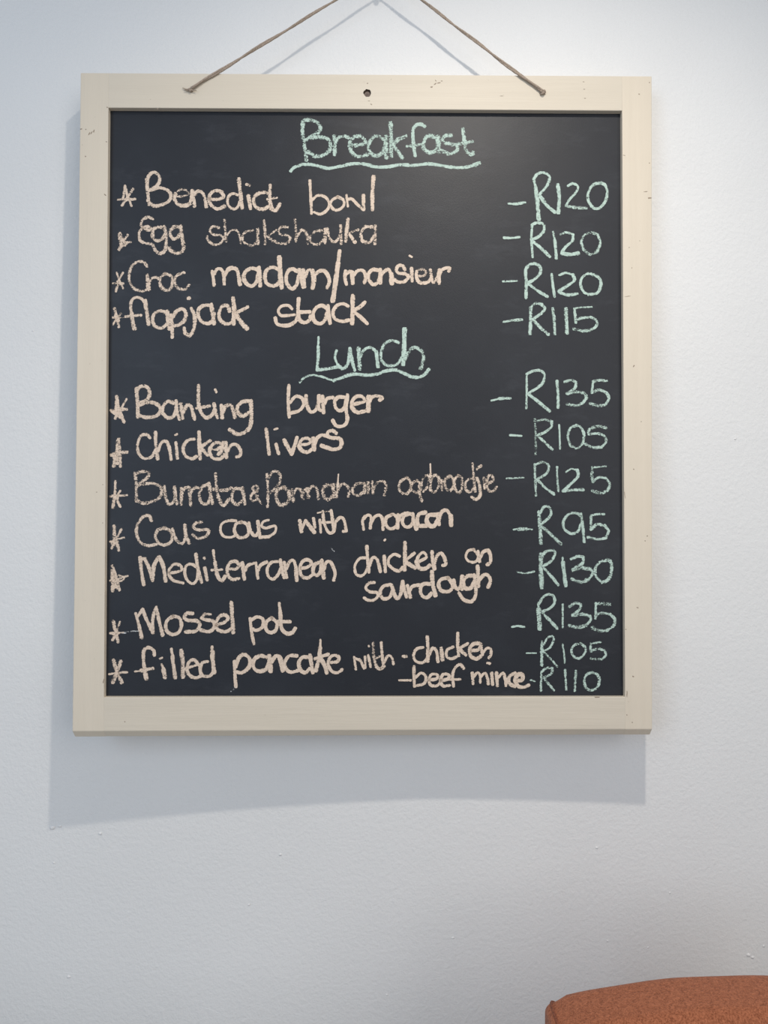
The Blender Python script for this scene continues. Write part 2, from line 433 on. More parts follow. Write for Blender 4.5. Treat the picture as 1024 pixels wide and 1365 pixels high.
write('heading', ['mint chalk heading Breakfast'], 'mint', [('A', 5.2, .64, '''92,40 85,90 93,150 104,232 / 84,58 95,38 130,38 160,52 172,75 158,100 128,118 100,135 / 100,132 150,120 200,125 222,150 215,185 185,208 145,212 112,190
 / 240,115 242,160 242,205 / 242,150 258,122 285,115 310,122 / 318,160 360,158 395,148 370,118 340,118 318,140 318,175 335,205 365,215 400,205
 / 480,130 455,115 425,125 408,160 415,195 445,212 475,195 490,150 / w6 492,118 495,220 / w6 516,52 518,130 518,215 / w5.6 590,115 555,130 520,160 / 530,160 550,190 572,222
 / d.72 w4.6 682,68 665,58 640,62 625,85 625,140 635,212 / w4 595,165 640,160 668,155 / w5.6 745,125 715,115 690,120 675,150 680,180 705,195 735,185 750,150 / w6.5 746,118 750,195
 / 810,112 785,112 770,128 778,146 810,155 838,165 838,185 810,200 780,195 765,182 / w5.6 868,80 875,130 882,180 905,205 920,195 / w4.5 840,155 880,148 915,142''')])
write('underline', ['mint chalk underline below Breakfast'], 'mint', [('A', 4.2, .74, '28,285 50,265 100,252 150,258 210,272 270,262 330,250 390,252 440,265 500,265 560,255 630,257 700,250 760,258 830,268 890,265 948,245 / w4.5 d.6 930,258 948,248')])
STAR = 'chalk star bullet before '
write('bullet', ['cream '+STAR+'Benedict bowl'], 'cream', [('B', 3.4, .70, '85,115 105,190 130,255 / 140,138 108,185 65,250 / 38,212 155,207 / 85,120 72,210 / w4 95,215 110,205')])
write('bullet', ['cream '+STAR+'Egg shakshauka'], 'cream', [('B', 4.4, .66, '50,440 75,490 95,510 / w3.6 105,452 75,490 / w3 60,500 125,502 / 48,450 55,520 44,552 / 85,478 60,530 / w5 60,480 66,525 / 75,490 85,520')])
write('bullet', ['cream '+STAR+'Croc madam'], 'cream', [('E', 3.0, .67, '80,172 100,230 125,280 / 122,172 95,225 75,298 / 55,245 125,245 / w4 85,235 105,250')])
write('bullet', ['cream '+STAR+'flapjack stack'], 'cream', [('E', 4.0, .66, '65,415 80,480 95,540 / w3 110,450 80,485 55,525 / w3 55,478 100,480 / w1.2 d.5 100,480 138,477 / w4.5 72,470 90,500')])
write('bullet', ['cream '+STAR+'Banting burger'], 'cream', [('J', 4.4, .72, '80,95 95,180 130,270 / w2.6 148,112 105,185 / 38,190 90,195 w3 150,180 / w3.4 95,190 70,245 / 45,192 90,225 120,250 / 80,130 75,200 / w5 70,205 95,215 / w3 110,175 150,185')])
write('bullet', ['cream '+STAR+'Chicken livers'], 'cream', [('J', 4.6, .70, '95,385 80,480 60,570 / 95,400 100,480 105,570 / 45,495 90,480 150,475 / 88,400 84,500 85,540 / w5 60,500 100,510 / w5 75,500 85,550 / w4 48,495 70,520')])
write('bullet', ['cream '+STAR+'Burrata'], 'cream', [('M', 3.8, .70, 'w3.2 70,135 70,180 68,230 / 70,200 55,315 / w3.2 35,238 90,235 150,230 / w2.8 105,200 80,235 / 75,240 90,280 105,310 / w4.6 65,245 85,245 / w3 65,260 62,290')])
write('bullet', ['cream '+STAR+'Cous cous'], 'cream', [('M', 4.6, .66, '62,440 72,520 95,605 / w3.4 112,462 80,530 45,595 / w3 60,535 130,520 / 65,450 65,560 / w5 50,560 85,550 / w3 35,548 60,545')])
write('bullet', ['cream '+STAR+'Mediterranean chicken'], 'cream', [('Q', 4.6, .70, '50,150 75,230 98,315 / w3 155,218 110,232 80,250 / 50,180 52,320 / w3 35,250 80,240 / w2.5 95,215 130,230 115,252 85,255 / w5 65,250 60,300 / 70,270 85,300')])
write('bullet', ['cream '+STAR+'Mossel pot'], 'cream', [('U', 4.2, .72, '60,150 75,220 95,300 / w2.4 108,155 85,225 / w3.4 38,238 100,234 / w2 100,234 135,232 / 85,225 55,285 / w5 60,240 85,250')])
write('bullet', ['cream '+STAR+'filled pancake'], 'cream', [('U', 5.0, .67, '62,432 85,510 120,590 / 115,438 85,520 55,590 / w2.8 d.75 30,532 90,522 160,518 / w5 85,490 90,530')])
write('word', words('cream', 'Benedict bowl'), 'cream', [('B', 4.3, .72, '''232,70 240,150 250,245 / 237,105 250,45 290,25 320,55 318,95 290,125 255,145 / 255,148 320,130 380,150 400,185 380,225 330,248 280,252 238,215
 / 425,190 d.62 w3 480,188 520,172 500,145 460,145 430,170 / w5 430,170 425,205 445,240 485,252 530,235 545,160 / w5 545,150 560,255 / 560,180 580,155 610,160 630,200 640,260
 / w4.6 660,205 710,210 755,195 745,160 705,150 670,170 660,210 675,250 720,275 765,255 / w3.6 855,180 830,170 800,180 785,215 795,255 825,275 855,260 870,220 / w5 862,70 875,180 885,268 / w5 928,185 942,272 / w4 d.62 915,108 938,114'''),
 ('C', 4.6, .70, '385,128 345,125 315,145 308,175 325,205 360,212 390,195 / w4.2 395,85 393,150 398,215 / w4.6 398,212 425,218 445,185 / w3 380,160 430,152 / w5 393,175 405,205'),
 ('C', 3.7, .76, '| 603,62 608,150 612,235 / 615,165 645,140 685,150 705,180 695,215 660,238 625,228 / 750,147 720,165 712,190 730,215 755,215 780,195 780,165 750,147 / w3 795,138 803,198 / w3.8 800,160 825,160 850,185 882,215 / w4.5 884,140 886,215 / w5 938,42 932,130 932,215')])
write('word', words('faint cream', 'Egg shakshauka'), 'cream', [('B', 4.0, .66, '''275,345 245,330 210,345 195,375 205,405 240,418 265,410 240,395 205,405 182,440 185,480 215,505 270,515 / w4.6 345,400 310,398 280,415 275,460 300,490 335,485 352,455 / w4.8 352,395 367,470 360,550 330,578 295,560 280,525
 / w4.6 460,400 425,395 400,415 395,450 415,478 445,470 462,440 / w4.8 465,392 475,460 486,540 470,570 435,577 400,560 388,540'''),
 ('C', 3.6, .60, '''| d.64 125,310 95,303 78,325 95,345 130,350 150,365 135,390 100,398 70,378 64,355 / w4 155,270 162,380 / w3 165,355 190,325 220,325 235,355 240,395 / 305,325 270,330 250,355 260,388 300,402 325,375 330,330 / w4.4 330,318 332,395
 / w4.2 362,272 368,330 368,395 / w3 d.55 425,322 395,345 375,355 / w4 378,355 425,385 / w4 485,308 455,305 440,325 450,345 480,350 500,365 480,392 435,390 408,378 / w3.8 525,268 530,330 530,380 / w4.5 532,365 555,325 580,330 590,360 592,392 / 665,325 630,330 605,360 615,390 650,395 680,365 / w5 d.64 685,318 683,388
 / w3.8 d.66 695,315 705,360 730,385 760,355 768,300 / w4.6 765,300 768,392 / w5 d.7 803,265 797,320 792,380 / w3.6 858,320 805,340 / w4.6 d.7 812,345 840,385 / w4.6 d.66 930,305 895,305 872,340 880,378 915,385 940,355 / w4.4 948,300 945,395''')])
write('word', words('cream', 'Croc madam slash monsieur'), 'cream', [('E', 4.0, .63, '''d.66 w3.8 288,130 265,100 225,98 185,125 165,185 170,240 200,280 250,298 295,285 / w5.5 d.66 290,190 294,250 300,285 / w4 300,250 320,210 355,205 375,225 / w4.4 410,178 380,205 375,250 400,285 435,290 460,255 455,200 410,178 / 540,172 505,182 480,205 480,250 505,280 545,285 575,255'''),
 ('F', 4.2, .77, '''| 72,180 82,230 88,285 / 90,200 110,165 140,165 160,200 165,280 / w5 165,215 195,168 235,155 265,180 285,280 / w5 410,165 365,160 325,185 312,230 335,275 375,292 410,260 425,200 / w5.6 428,150 437,290
 / w4.8 585,170 540,150 500,160 475,200 480,260 515,288 560,285 590,250 / w6.2 583,75 590,200 600,305 / w4.8 715,180 680,162 645,185 635,250 655,295 685,312 715,280 730,215 / w5.4 735,170 750,240 765,298
 / w4.4 765,170 775,298 / 780,220 800,175 840,172 / w6 835,180 845,240 835,305 / w5 850,210 885,180 925,178 955,220 962,265 945,305'''),
 ('G', 5.6, .80, '| w4.6 130,25 118,120 / w6 118,120 98,270 78,405'),
 ('G', 4.4, .77, '''| 175,178 170,230 182,280 / 180,200 210,180 225,188 / w5.5 225,190 230,272 / w4.5 235,210 270,175 310,178 328,220 318,268 / w4.6 430,175 390,167 355,190 350,240 385,280 420,262 435,215 / w5 438,165 440,270 / 445,210 470,180 500,168 520,200 / w6 522,200 526,272
 / 625,168 605,138 575,140 560,170 580,195 625,200 652,222 620,258 575,262 548,245 / 675,158 680,255 / w2.5 660,62 678,72 / w3.4 d.66 720,215 765,215 785,192 765,165 730,172 / w4.4 715,180 712,215 725,255 755,270 800,262 825,230 / w4 d.7 818,170 828,225 840,265 865,235 885,190 / w5 888,170 882,225 885,272 / w4 885,220 905,172 940,155 965,158 957,180''')])
write('word', words('cream', 'flapjack stack'), 'cream', [('E', 4.4, .73, '''w3.8 270,375 250,350 215,340 185,360 175,400 182,450 / w5.4 182,450 190,510 202,555 / w3.4 140,472 200,465 248,462 / w5.2 275,362 285,440 298,522 / 425,450 380,432 340,450 325,490 340,535 385,550 420,525 / w5 425,435 430,500 440,555 / w4.8 450,460 458,540 460,612
 / w4.8 460,480 490,435 530,420 553,450 540,500 500,530 465,535 / w4.8 590,415 612,470 608,550 580,600 550,585 540,550 / w4.5 570,347 577,346 / w4.8 725,395 680,395 645,415 635,460 660,505 700,518 735,500 745,450 / w5.4 725,390 735,450 745,520
 / w4.6 850,435 838,400 805,400 780,440 785,490 820,520 860,515 880,480 / w5.6 875,345 882,430 878,522 / w4.6 975,405 925,432 885,445 / w6 890,450 930,510 968,552'''),
 ('F', 4.2, .80, '''| w3.8 680,465 650,440 600,445 575,480 595,515 650,515 700,510 / w4.6 552,535 565,578 610,592 660,588 705,560 718,530 / w4.8 730,388 725,470 735,545 775,570 812,550 820,520 / w5 740,490 815,488 / w4.8 945,462 905,440 860,460 838,510 850,558 890,578 925,555 945,500 / w5 950,442 955,500 968,575'''),
 ('G', 4.3, .80, '195,445 160,427 110,440 80,490 95,540 150,560 200,550 / w5.2 230,365 228,470 225,575 / w4.6 322,415 285,450 240,475 / w4.8 245,490 290,530 340,578')])
write('heading', ['mint chalk heading Lunch'], 'mint', [('I', 4.0, .74, '''w2.8 178,48 176,110 / w4 176,110 175,180 168,270 / w4.2 168,272 240,265 320,248 / w3.2 300,140 290,190 310,240 / w4.6 310,240 345,262 380,225 392,130 / w4.4 392,125 405,200 424,275 / w5.2 d.65 450,122 458,265 / d.66 458,190 490,135 535,120 575,150 / w4.8 572,150 584,250
 / d.68 725,85 680,72 635,90 605,150 610,210 650,242 710,235 745,190 / w5.8 765,-5 762,120 755,235 / w5.2 d.63 765,200 790,150 830,118 875,135 / w5.4 d.62 880,140 895,190 875,262''')])
write('underline', ['mint chalk underline below Lunch'], 'mint', [('I', 4.0, .70, 'w2.8 50,358 80,325 130,308 190,315 245,335 290,345 / w4.4 280,345 350,320 420,300 500,308 580,300 640,278 700,272 750,290 810,318 860,322 900,305 930,270')])
write('word', words('cream', 'Banting burger'), 'cream', [('J', 4.8, .72, '''215,40 222,140 226,235 / 215,60 240,28 285,30 305,70 290,115 235,140 / 235,152 310,135 365,155 380,190 350,228 290,238 230,225 / 470,140 430,130 400,160 395,205 425,240 465,232 485,190 / 485,125 490,190 510,252 / 518,145 530,245 / 535,200 560,155 585,160 600,200 610,250
 / 640,20 638,130 655,200 690,240 730,222 745,190 / w4 625,175 665,168 715,160 / w4.5 745,145 755,200 768,240 / w3 752,48 760,65 / 795,155 800,240 / 805,200 825,160 860,155 875,190 888,238 / w5 985,128 940,130 905,165 910,210 945,228 980,205 / w5.2 995,125 1000,220 990,300 950,342 900,350 852,322'''),
 ('K', 4.8, .78, '''| w4.2 283,18 278,130 285,235 / w4.4 290,135 330,95 370,105 385,145 355,190 295,208 / 400,90 405,150 430,200 465,188 485,140 488,90 / 488,95 485,170 500,190 / w5 512,95 520,205 / w4.4 525,145 545,110 585,102 / w4.6 660,100 620,100 595,130 605,175 635,192 665,165 672,110 / w4.6 682,85 674,180 682,250 665,288 630,300 600,290 582,258
 / w4.4 715,150 760,140 800,125 780,95 740,97 712,130 / w5.2 712,130 715,172 750,203 800,195 / w6.4 828,98 824,192 / w4.6 830,135 850,100 885,92 922,103 902,120''')])
write('word', words('cream', 'Chicken livers'), 'cream', [('J', 4.3, .74, '''w3.8 308,378 285,355 245,365 222,430 235,490 275,520 320,505 345,460 / w4.6 345,340 348,430 360,520 / 362,465 385,412 415,400 438,440 452,525 / 485,410 495,515 / w3 480,358 492,352 / 610,385 565,395 535,440 545,495 590,520 625,505 / w5 642,338 645,430 650,520 / 720,395 690,415 655,440 / w5 660,450 700,495
 / w3 d.66 725,455 770,458 / w4.6 770,455 802,430 785,412 750,412 722,440 715,480 740,515 790,520 815,490 / w5 808,410 800,460 775,490 / w4.8 825,410 830,512 / 835,470 865,425 905,430 927,470 920,500 898,508'''),
 ('K', 5.0, .78, '''| w4.4 128,318 138,400 148,488 / w4.6 195,420 212,485 / w3 183,320 205,314 / w5 250,392 275,440 300,488 / w5 300,488 322,430 338,375 / w4 355,425 410,420 432,400 410,380 370,390 352,425 / w5 350,430 370,462 410,475 440,455 / w5.6 448,380 456,460 / w5 455,420 475,380 505,360 545,365
 / w4.6 605,345 580,328 550,338 545,365 / w5 545,365 575,378 620,380 642,405 630,445 580,455 505,430''')])
write('word', words('faint cream', 'Burrata & Parmaham oopbroodjie'), 'cream', [('M', 4.4, .64, '''205,80 215,160 215,270 / 208,92 250,70 298,75 290,110 240,148 / 232,160 300,150 370,165 388,200 370,250 310,278 260,285 215,265 / 405,170 415,245 435,290 465,280 478,240 475,175 / 475,175 492,290 / 520,185 522,240 520,295 / 525,240 530,200 555,178 580,180 / w5 578,185 585,300 / 585,210 610,180 640,180
 / 700,160 665,175 645,225 660,280 700,290 720,240 / w4.8 710,150 720,220 735,285 / w4 755,85 762,180 / w5 762,180 780,260 810,300 850,255 / w5.4 d.6 745,190 800,200 865,185 / 935,190 890,185 870,220 870,270 905,295 935,270 / w4.8 940,180 955,290'''),
 ('N', 4.2, .60, '''| w3.6 d.63 118,205 85,190 100,165 122,175 115,205 85,220 72,245 85,270 108,262 122,235 / w3.6 105,230 145,290 | w4 d.64 185,90 192,200 188,310 / w4.4 185,125 215,80 250,68 275,100 270,150 240,185 205,215 / w5.4 d.62 300,180 258,190 247,240 268,290 305,295 335,260 332,200 300,178
 / w5 355,195 365,270 / 362,230 385,190 415,195 / w5 415,195 430,255 / 430,220 450,188 / w5.4 462,185 467,245 / 467,205 495,170 525,190 535,255 / w5.4 635,165 592,162 565,195 575,240 605,262 640,230 / w5.6 638,160 642,240 / w2 d.8 672,88 668,150 / w3.6 d.66 668,150 660,245 / 665,200 695,155 730,165 745,195 738,238
 / 845,150 800,152 770,185 775,222 810,232 845,205 / w4.6 850,150 852,215 / w5 875,148 875,215 / w4 905,140 908,218 / 910,190 935,148 975,135 998,165 985,230'''),
 ('O', 4.0, .62, '''| 320,110 280,135 265,175 280,210 315,222 345,190 345,140 320,110 / 385,130 355,150 350,185 380,215 405,200 410,150 385,130 / w4.4 405,170 408,230 422,270 / d.58 415,190 430,120 460,95 475,120 455,180 432,205 / w2 d.8 480,18 482,90 / w4.4 482,90 482,150 478,195 / 485,130 510,95 535,110 537,170 505,210 480,195
 / 555,130 560,195 / d.57 560,160 580,120 600,105 / 610,100 580,130 585,180 615,200 640,165 630,110 610,100 / 670,95 645,130 650,190 675,215 695,180 695,120 670,95 / 780,115 745,120 720,150 725,195 755,210 780,180 / w3 d.66 768,15 775,90 / w4 d.6 775,90 785,205 / w4.2 d.7 798,115 815,160 820,230 790,260 762,242 / w4.4 800,52 825,32 / 845,115 850,185 / 872,150 905,135 905,102 882,95 868,120 868,170 885,205 915,200 932,175''')])
write('word', words('cream', 'Cous cous with moracan'), 'cream', [('M', 4.2, .68, '''318,405 300,372 260,378 225,430 215,490 245,555 300,575 350,565 / 405,455 360,470 345,515 370,560 415,570 455,540 450,480 405,453 / 460,460 485,530 525,562 548,520 545,435 / w4.6 545,435 555,500 575,558 / 660,415 620,422 605,448 640,468 690,465 710,475 690,510 640,525 600,502
 | w3.3 d.78 895,405 845,405 800,425 788,470 810,510 860,518 900,500 / w4.3 d.76 930,415 893,430 885,480 915,518 960,515 982,480 970,430 930,413'''),
 ('N', 4.4, .77, '''60,420 72,475 105,508 130,475 / 122,410 130,470 138,520 / w3.4 195,400 160,412 148,440 175,455 225,442 245,445 238,485 195,515 / w4.5 195,515 135,518 | w5 408,404 420,478 / w3.6 420,465 448,402 / w5 448,405 508,485 / w4 502,390 512,450 / w3.4 545,400 552,485 / w3.8 565,340 575,420 605,485 640,478 650,430
 / w3.4 545,418 640,415 / w2 530,352 560,345 / w2 d.6 560,345 630,340 / w4.2 622,335 635,420 640,480 / w4 645,425 680,385 710,400 725,470 / w3.6 728,475 705,478'''),
 ('O', 4.3, .79, '''| w3.8 35,375 18,405 25,465 / w3.8 25,395 50,368 75,380 70,455 / 72,425 100,380 135,368 155,400 157,465 / 215,365 180,385 175,430 205,460 245,445 258,400 235,365 215,362 / w5 258,365 257,455 / 258,410 280,370 315,352 345,358 / 345,358 300,375 290,420 320,450 355,430 365,385 / w5.2 358,360 370,420 385,460
 / w5.2 445,348 405,360 390,400 400,437 460,440 / w5.6 520,365 470,368 455,400 470,435 505,440 530,400 / w5 530,360 540,432 / w4.6 538,400 558,345 592,335 622,375 / w6 620,375 622,435''')])
write('word', words('cream', 'Mediterranean chicken on sourdough'), 'cream', [('Q', 4.6, .74, '''240,92 250,190 265,278 / 245,105 275,100 / 272,105 300,160 325,250 / w5.2 325,250 335,150 365,90 / w5.2 370,88 398,150 415,252 / w4 440,198 490,192 525,175 510,145 470,140 440,175 440,215 470,250 535,268 / w3.8 630,160 590,138 555,150 545,200 565,250 600,272 630,240 635,180 / w4.6 622,70 635,170 660,262 / 682,165 697,245 / w4 678,96 680,100
 / w3.4 740,45 748,120 / w5 750,120 770,220 800,250 820,220 / w3.4 730,178 800,175 / w4 d.66 850,170 895,172 920,148 / w4.4 920,148 895,120 860,125 835,165 840,212 870,243 915,235'''),
 ('R', 4.3, .76, '''w5 118,130 132,240 / 135,185 160,145 210,128 / w3.8 212,130 225,235 / 222,190 245,145 285,123 / w4 370,120 320,125 290,165 295,218 330,240 365,205 385,150 / w4.6 378,110 390,180 405,230 / w3.6 405,125 422,230 / 418,170 440,125 468,113 485,160 / w5 485,160 490,250 / 520,165 560,160 590,130 565,108 530,120 512,165 525,220 565,232 600,208
 / w4.8 650,125 615,140 600,185 625,215 652,190 660,130 / w5 660,110 668,180 675,232 / 680,170 690,128 718,122 740,160 752,205 742,248'''),
 ('S', 4.3, .77, '''| w3.6 135,115 95,120 65,165 70,215 100,233 130,215 145,180 / 142,40 148,130 155,208 / w2.6 262,-4 256,2 / 158,165 180,115 205,120 220,160 230,205 / w4.6 255,105 262,205 / w3.8 355,105 320,92 285,120 285,160 320,192 / w5 320,192 350,200 375,180 / w5 390,15 390,110 388,195 / w4.2 450,85 395,130 / w5.4 400,145 455,180
 / w3.8 485,138 530,110 510,80 480,100 465,140 / w5.4 465,140 480,180 520,185 550,165 / w4.8 565,75 570,130 582,188 / 582,150 600,100 625,85 645,110 / w4.6 645,110 655,155 635,165 | w3.4 838,60 800,70 785,110 810,140 850,140 865,105 838,62 / w3.8 865,70 875,140 / 880,110 900,75 930,65 / w4.8 930,65 945,95 945,140 925,160
 | w3.8 190,275 155,280 135,310 160,335 205,340 215,360 190,388 150,390 125,375 / w4.6 290,290 250,300 228,340 250,380 290,370 312,320 / w4.8 295,288 305,300 320,350 340,380 362,350 375,268 / w4.4 375,268 385,320 400,370 / w4.6 405,295 425,370 / 420,330 440,300 490,290
 / w4.8 555,285 510,285 490,315 500,360 535,372 562,345 / w5.4 565,205 570,280 587,358 / w4.8 670,245 625,255 608,290 630,330 680,330 700,290 670,245 / w5 705,262 715,300 735,320 755,290 762,235 / w5 762,235 760,320 / w5 835,230 795,235 770,265 780,310 815,312 840,270 / w4.8 840,225 850,310 845,370 815,400 770,385 740,342
 / w5 862,170 865,235 866,300 / w4.8 870,260 900,228 930,230 945,265 930,305''')])
write('word', words('cream', 'Mossel pot'), 'cream', [('U', 4.8, .74, '''w4 222,95 245,180 / w5 245,180 265,270 / w4 240,112 270,65 / 270,68 300,140 345,232 / w4.4 345,232 345,130 368,55 / 368,60 390,150 415,250 / w3 370,48 372,60 / w4.6 490,115 445,150 440,210 480,245 530,230 550,170 530,125 490,115 / 630,95 590,95 570,125 600,145 660,148 682,180 650,222 580,228
 / w4 d.66 760,100 715,102 695,130 / w5 695,130 730,142 775,150 790,190 750,225 690,215 / w4.6 800,178 860,158 885,130 860,105 820,120 797,170 815,215 870,225 910,205 / w5 908,15 915,120 / w5.4 d.7 915,120 922,230'''),
 ('R', 4.5, .78, '| w4 172,510 182,600 198,683 / 180,520 220,498 260,515 257,565 215,590 190,580 / 320,505 285,530 280,580 310,605 345,590 355,540 320,505 / w4 370,405 378,470 / w5 378,470 385,570 420,610 460,605 480,575 / w4.6 355,530 445,530')])
write('word', words('cream', 'filled pancake with dash chicken'), 'cream', [('U', 4.4, .74, '''w4.6 355,395 350,360 310,340 280,365 278,440 285,490 / w5.6 285,490 298,565 / w2.6 215,512 260,505 / w4.4 260,505 345,490 / w3 408,460 420,490 / w5.2 420,495 432,555 / w2.8 395,420 412,413 / w3.6 478,350 485,400 / w5 485,400 505,555 / w5.6 d.68 548,362 560,450 562,550 / w3.4 562,500 600,485 675,460
 / w4.4 675,465 640,428 605,445 590,490 605,535 650,558 690,545 / 740,440 700,450 685,495 700,540 750,545 780,515 / w3.6 770,335 772,370 / w5.6 772,370 775,430 785,518'''),
 ('V', 4.8, .77, '''| w4.2 65,212 68,300 75,385 / 75,250 95,190 130,165 168,195 165,250 120,288 80,285 / w5 290,185 240,175 200,200 195,250 230,280 280,265 300,220 / w6 302,175 312,278 / 320,215 345,178 370,178 / w6 372,180 385,220 395,275 / w4.6 490,175 440,175 410,215 412,255 445,285 500,275 / w5 570,185 530,185 505,220 515,270 550,290 578,262
 / w4.8 580,170 590,230 600,290 / w3 652,65 650,120 / w5 650,120 642,190 620,275 / w4.4 705,165 660,178 615,195 / w5.4 655,195 680,240 695,290 / w4.2 720,220 765,215 778,185 745,170 715,190 705,235 730,280 770,290 800,268'''),
 ('W', 3.8, .74, '''| w3.2 48,120 57,185 / w3.8 60,130 80,140 100,180 / w3.2 105,120 107,178 / w3.6 122,112 135,172 / w2.6 124,62 126,66 / w4 d.57 148,45 150,120 / w4.6 d.68 150,120 165,170 185,183 205,168 / w3.4 d.6 155,130 185,118 / w3.8 190,45 195,110 202,170 / w3.4 205,150 225,115 245,122 255,158
 | w3.8 305,118 322,118 | w3.8 410,70 375,80 360,115 375,145 410,150 430,130 / w4.6 432,15 435,80 435,145 / w4.2 440,110 460,75 480,90 488,145 / w5 505,75 512,135 / 568,68 535,85 535,120 560,130 585,120 / w4.2 592,-5 592,70 597,115 / w3.8 645,50 600,75 / w5 605,85 635,110 / w4.8 665,88 700,82 712,55 680,50 655,75 660,115 690,130 715,115
 / w4.2 712,60 722,110 / w3.6 725,98 745,75 765,80 765,110 755,125 / w3.6 748,152 760,155''')])
write('word', words('cream', 'dash beef mince'), 'cream', [('W', 3.8, .77, '''w3 285,243 345,243 | w4 362,170 362,225 365,275 / 370,228 400,205 425,225 415,260 372,272 / 440,242 480,235 485,215 455,212 440,240 450,268 480,272 500,255 / w4.2 502,245 540,235 545,215 515,212 502,245 515,272 550,270 / w3.8 622,180 605,160 580,175 565,215 570,275 / w3 535,240 605,238
 | w4 668,205 672,262 / w3.4 675,225 695,203 708,215 710,255 / 712,225 735,205 748,235 752,262 / w4.4 770,205 775,265 / w4.4 795,205 800,272 / 805,228 830,205 842,240 845,272 / w4.6 892,205 862,225 862,258 890,275 / w5.4 902,245 930,240 930,214 905,215 892,245 / w4.6 892,245 910,275 940,278 965,268''')])
write('chalk_smudge', ['thin white chalk streak beside the bullet']+['faint white chalk smudge']*3, 'white', [('U', 1.6, .62, '120,236 150,236 | 190,222 240,222 / d.5 130,228 200,224'), ('V', 2.2, .50, '| 75,385 40,420'), ('R', 2, .52, '| 725,30 745,50')])
PR = 'mint chalk price '
write('price', ['mint chalk dash before the price', PR+'R120 for Benedict bowl'], 'mint', [('D', 4.0, .72, '''w3.2 108,282 170,285 / w3.6 170,285 240,272 | w3.6 310,80 325,150 / w5.4 325,150 340,270 350,405 / w3.8 308,85 345,40 400,35 437,70 415,140 355,210 / w4.6 365,225 410,290 480,350 / w4.8 503,130 515,230 508,355 / w3.2 585,140 625,120 665,145 650,190 600,245 570,295 / w4.4 d.66 570,298 640,312 730,318
 / w4 d.69 850,115 790,130 750,190 750,260 790,315 840,315 885,260 900,190 885,135 850,115''')])
write('price', ['mint chalk dash before the price', PR+'R120 for Egg shakshauka'], 'mint', [('D', 3.7, .72, '''w3.4 72,555 135,558 195,550 | w3.4 298,450 292,560 302,710 / w4 295,452 340,435 390,450 390,500 350,545 300,570 / w4.2 310,590 370,640 440,708 / w2.8 465,508 480,580 / w4 480,580 492,720 / w3.6 d.62 525,530 570,512 625,530 / w3.8 625,530 620,580 570,625 540,665 / w5.4 540,678 600,690 665,680
 / w4 d.60 770,512 715,535 690,590 / w3.6 d.7 690,590 710,650 / w4.6 d.6 710,650 765,688 820,665 / w3.6 820,660 845,600 825,530 / w4.5 d.55 825,530 770,512''')])
write('price', ['mint chalk dash before the price', PR+'R120 for Croc madam/monsieur'], 'mint', [('H', 3.7, .71, '''w2.6 62,243 175,238 | w4.2 248,375 250,250 245,160 270,115 315,100 360,125 360,180 310,230 260,255 / w4 265,260 330,310 420,365 / w3.6 455,185 465,280 478,365 / w3 515,192 570,175 625,190 / w4.2 625,190 635,235 570,285 510,322 / w4 515,332 590,352 660,342 / w3.6 790,192 750,180 700,210 685,265 710,325 750,348
 / w4.2 750,348 820,335 850,270 835,215 790,188''')])
write('price', ['mint chalk dash before the price', PR+'R115 for flapjack stack'], 'mint', [('H', 4.1, .67, '''w3 68,568 140,555 / w4 140,555 215,552 | w4.6 285,455 285,560 280,665 / w3.8 d.62 285,455 320,422 370,425 / w4.2 370,425 398,460 370,500 300,545 / w4.4 305,550 360,610 430,670 / 463,460 475,560 480,665 / w5 568,462 572,560 578,655 / w2.6 775,448 700,450 635,462 / w3.6 635,462 642,510 648,575 / w4 650,550 710,535 780,535 818,570 805,610 760,635 / w4.4 d.62 760,635 700,640 630,625''')])
write('price', ['mint chalk dash before the price', PR+'R135 for Banting burger'], 'mint', [('L', 3.7, .70, '''w2.4 80,265 140,250 / w3.8 140,250 218,248 | w3 335,80 335,200 332,320 / w3.8 335,75 385,50 440,52 462,90 440,150 350,212 / w4.4 350,220 420,275 500,340 / w4 552,125 560,220 560,315 / w4 d.64 610,130 655,118 690,135 / w3.6 690,135 680,175 625,215 / w4.4 d.62 625,215 690,202 750,215 765,245 / w3.8 765,245 735,285 / w4.4 d.6 735,285 690,300 625,290
 / w4 d.64 910,125 860,118 812,130 / w3.4 812,130 802,205 / w4.2 d.64 802,205 860,190 910,210 / w3.8 910,210 925,250 900,295 / w4.4 d.6 900,295 850,300 790,285''')])
write('price', ['mint chalk dash before the price', PR+'R105 for Chicken livers'], 'mint', [('L', 3.8, .66, '''w2.8 d.76 215,513 298,518 | w3.6 d.58 393,400 400,520 398,650 / w3.8 d.6 415,410 460,400 515,415 / d.66 515,415 510,455 460,495 410,515 / 420,520 470,570 520,615 / w2.6 d.72 568,440 575,610 / 695,445 650,460 630,520 650,590 / d.6 650,590 700,605 740,570 / 740,570 745,500 720,455 690,440
 / w4.6 d.6 905,460 840,450 785,470 / 785,470 780,505 840,500 890,520 905,560 870,600 / w4.2 d.62 870,600 810,600 760,580''')])
write('price', ['mint chalk dash before the price', PR+'R125 for Burrata'], 'mint', [('P', 3.5, .66, '''w2.4 92,197 150,195 228,190 | w3.6 d.62 318,85 322,200 328,335 / d.63 320,90 385,65 430,100 410,160 330,210 / w3.8 345,215 400,270 475,325 / w3 497,105 500,200 508,300 / w2.6 570,145 610,122 660,130 / w3.8 d.72 660,130 665,180 610,240 545,300 / w4 550,300 620,290 710,288 / w2.6 890,100 780,110 / w4.4 d.62 780,110 775,170 785,225
 / w3.2 785,225 830,190 890,195 / w4 890,195 920,240 905,295 / w4.6 d.6 905,295 850,315 780,295''')])
